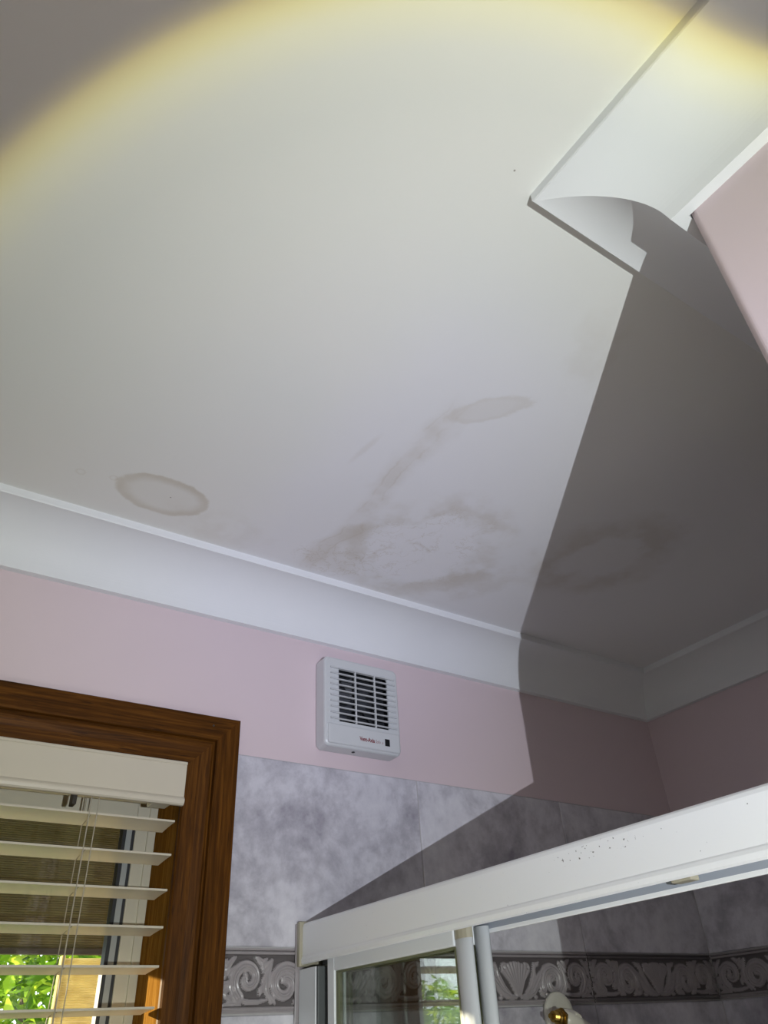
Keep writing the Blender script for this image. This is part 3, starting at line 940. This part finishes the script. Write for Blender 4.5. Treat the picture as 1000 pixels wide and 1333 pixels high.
# louvres: ten raised blades across nearly the full front
lm = bmesh.new()
lw0, lw1 = -0.0675, 0.0700
lp = [(-0.0046, 0.0), (-0.0046, 0.0012), (-0.001, 0.0038), (0.0085, 0.0052), (0.0085, 0.0038), (0.0, 0.0004)]
prism(lm, lp, lambda p: (lw0, p[0], p[1]), lambda p: (lw1, p[0], p[1]))
bmesh.ops.recalc_face_normals(lm, faces=lm.faces)
lme = bpy.data.meshes.new('louvre'); lm.to_mesh(lme); lm.free(); lme.materials.append(M['fan'])
for k in range(10):
    o = link_mesh('louvre', lme, None, fan)
    o.location = Vector((0.694, FY, HZ1 - 0.0008 - k * 0.01035)) - fan.location
for xb in (0.6775, 0.7185):
    bm = bmesh.new(); box(bm, (xb - 0.0011, FY - 0.0040, HZ0 - 0.001), (xb + 0.0011, FY - 0.0005, HZ1 + 0.001))
    fobj('grille_bar', bm, M['fan'])
# smooth lower panel, slightly proud
bm = bmesh.new(); box(bm, (FX0 + 0.006, FY - 0.0035, FZ0 + 0.0045), (FX1 - 0.004, FY + 0.004, HZ0 - 0.0060), 0.0030, 3)
panel = fobj('lower_panel', bm, M['fan'])
def text_mesh(name, body, size, x, z_, y, mat, parent, bold=0.0, sx=1.0, shear=0.0):
    cu = bpy.data.curves.new(name, 'FONT')
    cu.body = body; cu.size = size; cu.extrude = 0.00012; cu.offset = bold; cu.shear = shear
    tmp = bpy.data.objects.new('tmp_text', cu)
    COL.objects.link(tmp)
    bpy.context.view_layer.update()
    me = bpy.data.meshes.new_from_object(tmp.evaluated_get(bpy.context.evaluated_depsgraph_get()))
    bpy.data.objects.remove(tmp)
    me.materials.clear()
    me.name = name
    me.transform(Matrix.Translation((x, y, z_)) @ Matrix.Rotation(math.pi / 2, 4, 'X') @ Matrix.Diagonal((sx, 1, 1, 1)))
    me.transform(Matrix.Translation(-fan.location))
    return link_mesh(name, me, mat, parent)
PY = FY - 0.0036
text_mesh('lettering', 'Vent-Axia', 0.0102, 0.6830, zr(0.4322), PY, M['red'], panel, 0.00024, 0.74)
text_mesh('lettering', 'Solo', 0.0086, 0.7150, zr(0.4320), PY, M['pinkprint'], panel, 0.0, 0.70, 0.2)
text_mesh('lettering', 'P', 0.0060, 0.7285, zr(0.4312), PY, M['pinkprint'], panel, 0.0, 0.8, 0.2)
bm = bmesh.new(); box(bm, (0.7352, PY - 0.0002, zr(0.4298)), (0.7452, PY + 0.0004, zr(0.4422)))
fobj('emblem', bm, M['black'], panel)
bm = bmesh.new()
tube(bm, [(0.6800, 1.0800, FZ0 + 0.0018), (0.6800, 1.0800, FZ0 - 0.0006)], 0.0030, 12)
fobj('screw', bm, M['fan_dark'])

# ------------------------------------------------------------------ shower enclosure
HX, HB = 0.587, 0.6225
hzb = zr(0.0985)
hz0, hz1 = zr(0.1030), zr(0.1560)
hd = empty('shower_head_rail', (HX + 0.03, (YB + YN) / 2, hz0))
tag(hd, 'white enamelled head rail spanning the top of the shower opening', 'shower rail')
def hobj(name, bm, mat, parent=hd, root=None, smooth=False):
    o = obj(name, bm, mat, parent, smooth)
    o.data.transform(Matrix.Translation(-(root or hd).location))
    return o
hp = [(HB, hz1 - 0.001), (HB - 0.001, hz1), (HX + 0.007, hz1), (HX + 0.0035, hz1 - 0.0009), (HX + 0.0012, hz1 - 0.003), (HX, hz1 - 0.0065),
      (HX, hz0 + 0.0105), (HX - 0.0010, hz0 + 0.009), (HX - 0.0020, hz0 + 0.006), (HX - 0.0016, hz0 + 0.0015), (HX + 0.0005, hz0), (HX + 0.0025, hz0 + 0.0005),
      (HX + 0.003, hz0 + 0.018), (0.6040, hz0 + 0.018), (0.6040, hz0 + 0.004), (0.6050, hz0 + 0.003), (0.6060, hz0 + 0.004), (0.6060, hz0 + 0.018),
      (HB - 0.0030, hz0 + 0.018), (HB - 0.0030, hzb + 0.001), (HB - 0.0025, hzb), (HB - 0.0008, hzb), (HB, hzb + 0.001)]
bm = bmesh.new()
prism(bm, hp, lambda p: (p[0], YN + 0.006, p[1]), lambda p: (p[0], YB - 0.0172, p[1]))
hobj('rail', bm, M['enamel'])
bm = bmesh.new()  # thin grey-blue plates painting the shade inside the white track
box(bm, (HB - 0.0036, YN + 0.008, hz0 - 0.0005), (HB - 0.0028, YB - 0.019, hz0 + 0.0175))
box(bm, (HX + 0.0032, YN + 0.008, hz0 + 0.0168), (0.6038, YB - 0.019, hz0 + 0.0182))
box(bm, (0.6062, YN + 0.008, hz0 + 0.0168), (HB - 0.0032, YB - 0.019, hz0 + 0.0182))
hobj('track_shade', bm, M['channel_shade'])
bm = bmesh.new()
box(bm, (HX - 0.0050, YB - 0.0175, hz0 - 0.0025), (HB + 0.001, YB - 0.0085, hz1 + 0.0015), 0.0022, 3)
hobj('end_cap', bm, M['cap'])
st = bmesh.new(); box(st, (0.5910, 0.4190, hz0 - 0.0015), (0.6030, 0.4390, hz0 + 0.0085), 0.001)
stop = hobj('track_stop', st, M['cap'])
st = bmesh.new(); box(st, (0.5915, 0.4392, hz0 - 0.0010), (0.6025, 0.4450, hz0 + 0.009), 0.0008)
hobj('rubber_buffer', st, M['gap_grey'], stop)

jb = empty('wall_jamb_post', (0.604, YB - 0.03, 0.10))
tag(jb, 'white upright shower frame post fixed to the tiled wall', 'shower post')
bm = bmesh.new()
box(bm, (HX - 0.0005, 1.0425, 0.10), (HB, YB - 0.0086, hzb - 0.0005), 0.0015)
hobj('post', bm, M['frame_white'], jb, jb)
bm = bmesh.new(); box(bm, (HX - 0.0060, YB - 0.0084, 0.10), (HB, YB - 0.0050, hz1 - 0.001), 0.001)
hobj('wall_channel', bm, M['relief'], jb, jb)
bm = bmesh.new(); box(bm, (HX + 0.0005, 1.0370, 0.10), (HB - 0.001, 1.0424, hzb - 0.0008), 0.001)
hobj('seal_strip', bm, M['gap_grey'], jb, jb)

def door_panel(x, y0, y1, label, ws0, ws1, cap):
    """sliding door; y0 = room end stile, y1 = wall end stile"""
    t = empty('shower_door', (x, (y0 + y1) / 2, 0.11))
    tag(t, label, 'shower door')
    ztop = hz0 + 0.006
    bm = bmesh.new()
    n = 14; rx, ry = 0.0068, ws0 / 2
    pr = [(x + rx * math.cos(2 * math.pi * k / n) * 1.0, y0 + ry + ry * math.sin(2 * math.pi * k / n)) for k in range(n)]
    prism(bm, pr, lambda p: (p[0], p[1], 0.11), lambda p: (p[0], p[1], ztop - (0.014 if cap else 0.004)))
    o = hobj('stile', bm, M['frame_white'], t, t)
    for p in o.data.polygons: p.use_smooth = len(p.vertices) == 4
    if cap:
        bm = bmesh.new()
        pr2 = [(x + (a - x) * 1.04, y0 + ry + (b_ - y0 - ry) * 1.03) for a, b_ in pr]
        prism(bm, pr2, lambda p: (p[0], p[1], ztop - 0.0142), lambda p: (p[0], p[1], ztop))
        hobj('stile_cap', bm, M['cap'], t, t)
    bm = bmesh.new(); box(bm, (x - 0.0062, y1 - ws1, 0.11), (x + 0.0062, y1, ztop), 0.0015)
    hobj('stile', bm, M['frame_white'], t, t)
    bm = bmesh.new(); box(bm, (x - 0.0062, y0 + ws0 - 0.002, hz0 - 0.0145), (x + 0.0062, y1 - ws1, ztop), 0.0015)
    hobj('top_rail', bm, M['frame_white'], t, t)
    bm = bmesh.new(); box(bm, (x - 0.0062, y0 + ws0 - 0.002, 0.11), (x + 0.0062, y1 - ws1, 0.15), 0.0015)
    hobj('bottom_rail', bm, M['frame_white'], t, t)
    bm = bmesh.new(); box(bm, (x - 0.002, y0 + ws0 + 0.001, 0.15), (x + 0.002, y1 - ws1 - 0.006, hz0 - 0.0165))
    hobj('pane', bm, M['glass_shower'], t, t)
    bm = bmesh.new()
    box(bm, (x - 0.0032, y1 - ws1 - 0.0065, 0.15), (x + 0.0032, y1 - ws1 + 0.0005, hz0 - 0.0145))
    box(bm, (x - 0.0032, y0 + ws0 - 0.0025, 0.15), (x + 0.0032, y0 + ws0 + 0.0015, hz0 - 0.0145))
    box(bm, (x - 0.0032, y0 + ws0 + 0.0015, hz0 - 0.0170), (x + 0.0032, y1 - ws1 - 0.0065, hz0 - 0.0145))
    hobj('glazing_seal', bm, M['seal'], t, t)
    return t
door_panel(0.5975, 0.7165, 1.0190, 'white framed glass shower door nearest the viewer, with beige capped stile', 0.0265, 0.0180, True)
door_panel(0.6128, 0.7060, 1.0190, 'white framed glass shower door sliding behind the front one', 0.0215, 0.0180, False)

# tray under it all (outside the picture)
tr = boxobj('shower_tray', (HX - 0.01, YN + 0.01, 0.0), (XR - 0.02, YB - 0.012, 0.10), M['frame_white'], None, 0.006)
tr.data.materials[0] = M['tray']
tag(tr, 'low grey shower tray on the floor', 'shower tray')

# ------------------------------------------------------------------ shower outlet
so = empty('shower_outlet', (1.082, YB - TT, zr(0.034)))
tag(so, 'ivory round shower outlet with brass fitting on the relief border tiles', 'shower outlet')
def sobj(name, bm, mat, smooth=True):
    o = obj(name, bm, mat, so, False)
    if smooth:
        for p in o.data.polygons: p.use_smooth = len(p.vertices) == 4
    o.data.transform(Matrix.Translation(-so.location))
    return o
zc = zr(0.034)
y0 = YB - TT - 0.0035
bm = bmesh.new()
tube(bm, [(1.082, y0 + 0.004, zc), (1.082, y0 - 0.003, zc), (1.082, y0 - 0.006, zc), (1.082, y0 - 0.0075, zc)], [0.0320, 0.0320, 0.0300, 0.022], 32)
sobj('flange', bm, M['ivory'])
bm = bmesh.new()
tube(bm, [(1.080, y0 - 0.007, zc - 0.003), (1.074, 1.058, zc - 0.005), (1.066, 1.043, zc - 0.008), (1.066, 1.034, zc - 0.012)], [0.0115, 0.0110, 0.0110, 0.010], 20)
sobj('elbow', bm, M['ivory'])
bm = bmesh.new()
tube(bm, [(1.040, 1.043, zr(0.0275)), (1.062, 1.041, zr(0.022)), (1.085, 1.039, zr(0.012)), (1.118, 1.036, zr(-0.006)), (1.160, 1.030, zr(-0.040))],
     [0.0125, 0.0125, 0.0105, 0.0100, 0.0105], 20)
sobj('arm', bm, M['ivory'])
bm = bmesh.new()
ax = Vector((-1, -0.12, 0.10)).normalized()
b0 = Vector((1.040, 1.042, zr(0.0275)))
tube(bm, [b0, b0 + ax * 0.0055], 0.0135, 6)
tube(bm, [b0 + ax * 0.005, b0 + ax * 0.011, b0 + ax * 0.0135], [0.0108, 0.0108, 0.009], 16)
for k in range(4):
    tube(bm, [b0 + ax * (0.013 + 0.0026 * k), b0 + ax * (0.0143 + 0.0026 * k), b0 + ax * (0.0156 + 0.0026 * k)], [0.0068, 0.0080, 0.0068], 14)
tube(bm, [b0 + ax * 0.023, b0 + ax * 0.030], [0.0046, 0.0036], 12)
sobj('brass_fitting', bm, M['brass'], False)

# ------------------------------------------------------------------ added, unseen fill lamp below the viewer for soft room light
lamp = empty('added_fill_lamp', (0.21, 0.0, 0))
tag(lamp, 'added unseen fill lamp, a glowing globe on a white stand below the viewer', 'lamp')
bm = bmesh.new()
tube(bm, [(0, 0, 0), (0, 0, 0.012), (0, 0, 0.03)], [0.13, 0.13, 0.02], 28)
obj('base', bm, M['frame_white'], lamp)
bm = bmesh.new()
tube(bm, [(0, 0, 0.03), (0, 0, 1.05)], 0.012, 12)
obj('pole', bm, M['frame_white'], lamp)
glow = NB('fill_lamp_glow')
glow.b.inputs['Base Color'].default_value = (0.9, 0.88, 0.84, 1)
glow.b.inputs['Emission Color'].default_value = (1.0, 0.985, 0.90, 1)
glow.b.inputs['Emission Strength'].default_value = 5.3
bm = bmesh.new()
n = 16
zz_ = [math.pi * k / n for k in range(n + 1)]
tube(bm, [(0, 0, 1.21 - 0.17 * math.cos(a)) for a in zz_], [max(0.17 * math.sin(a), 0.002) for a in zz_], 32)
o = obj('globe', bm, glow.m, lamp)
for p in o.data.polygons: p.use_smooth = len(p.vertices) == 4
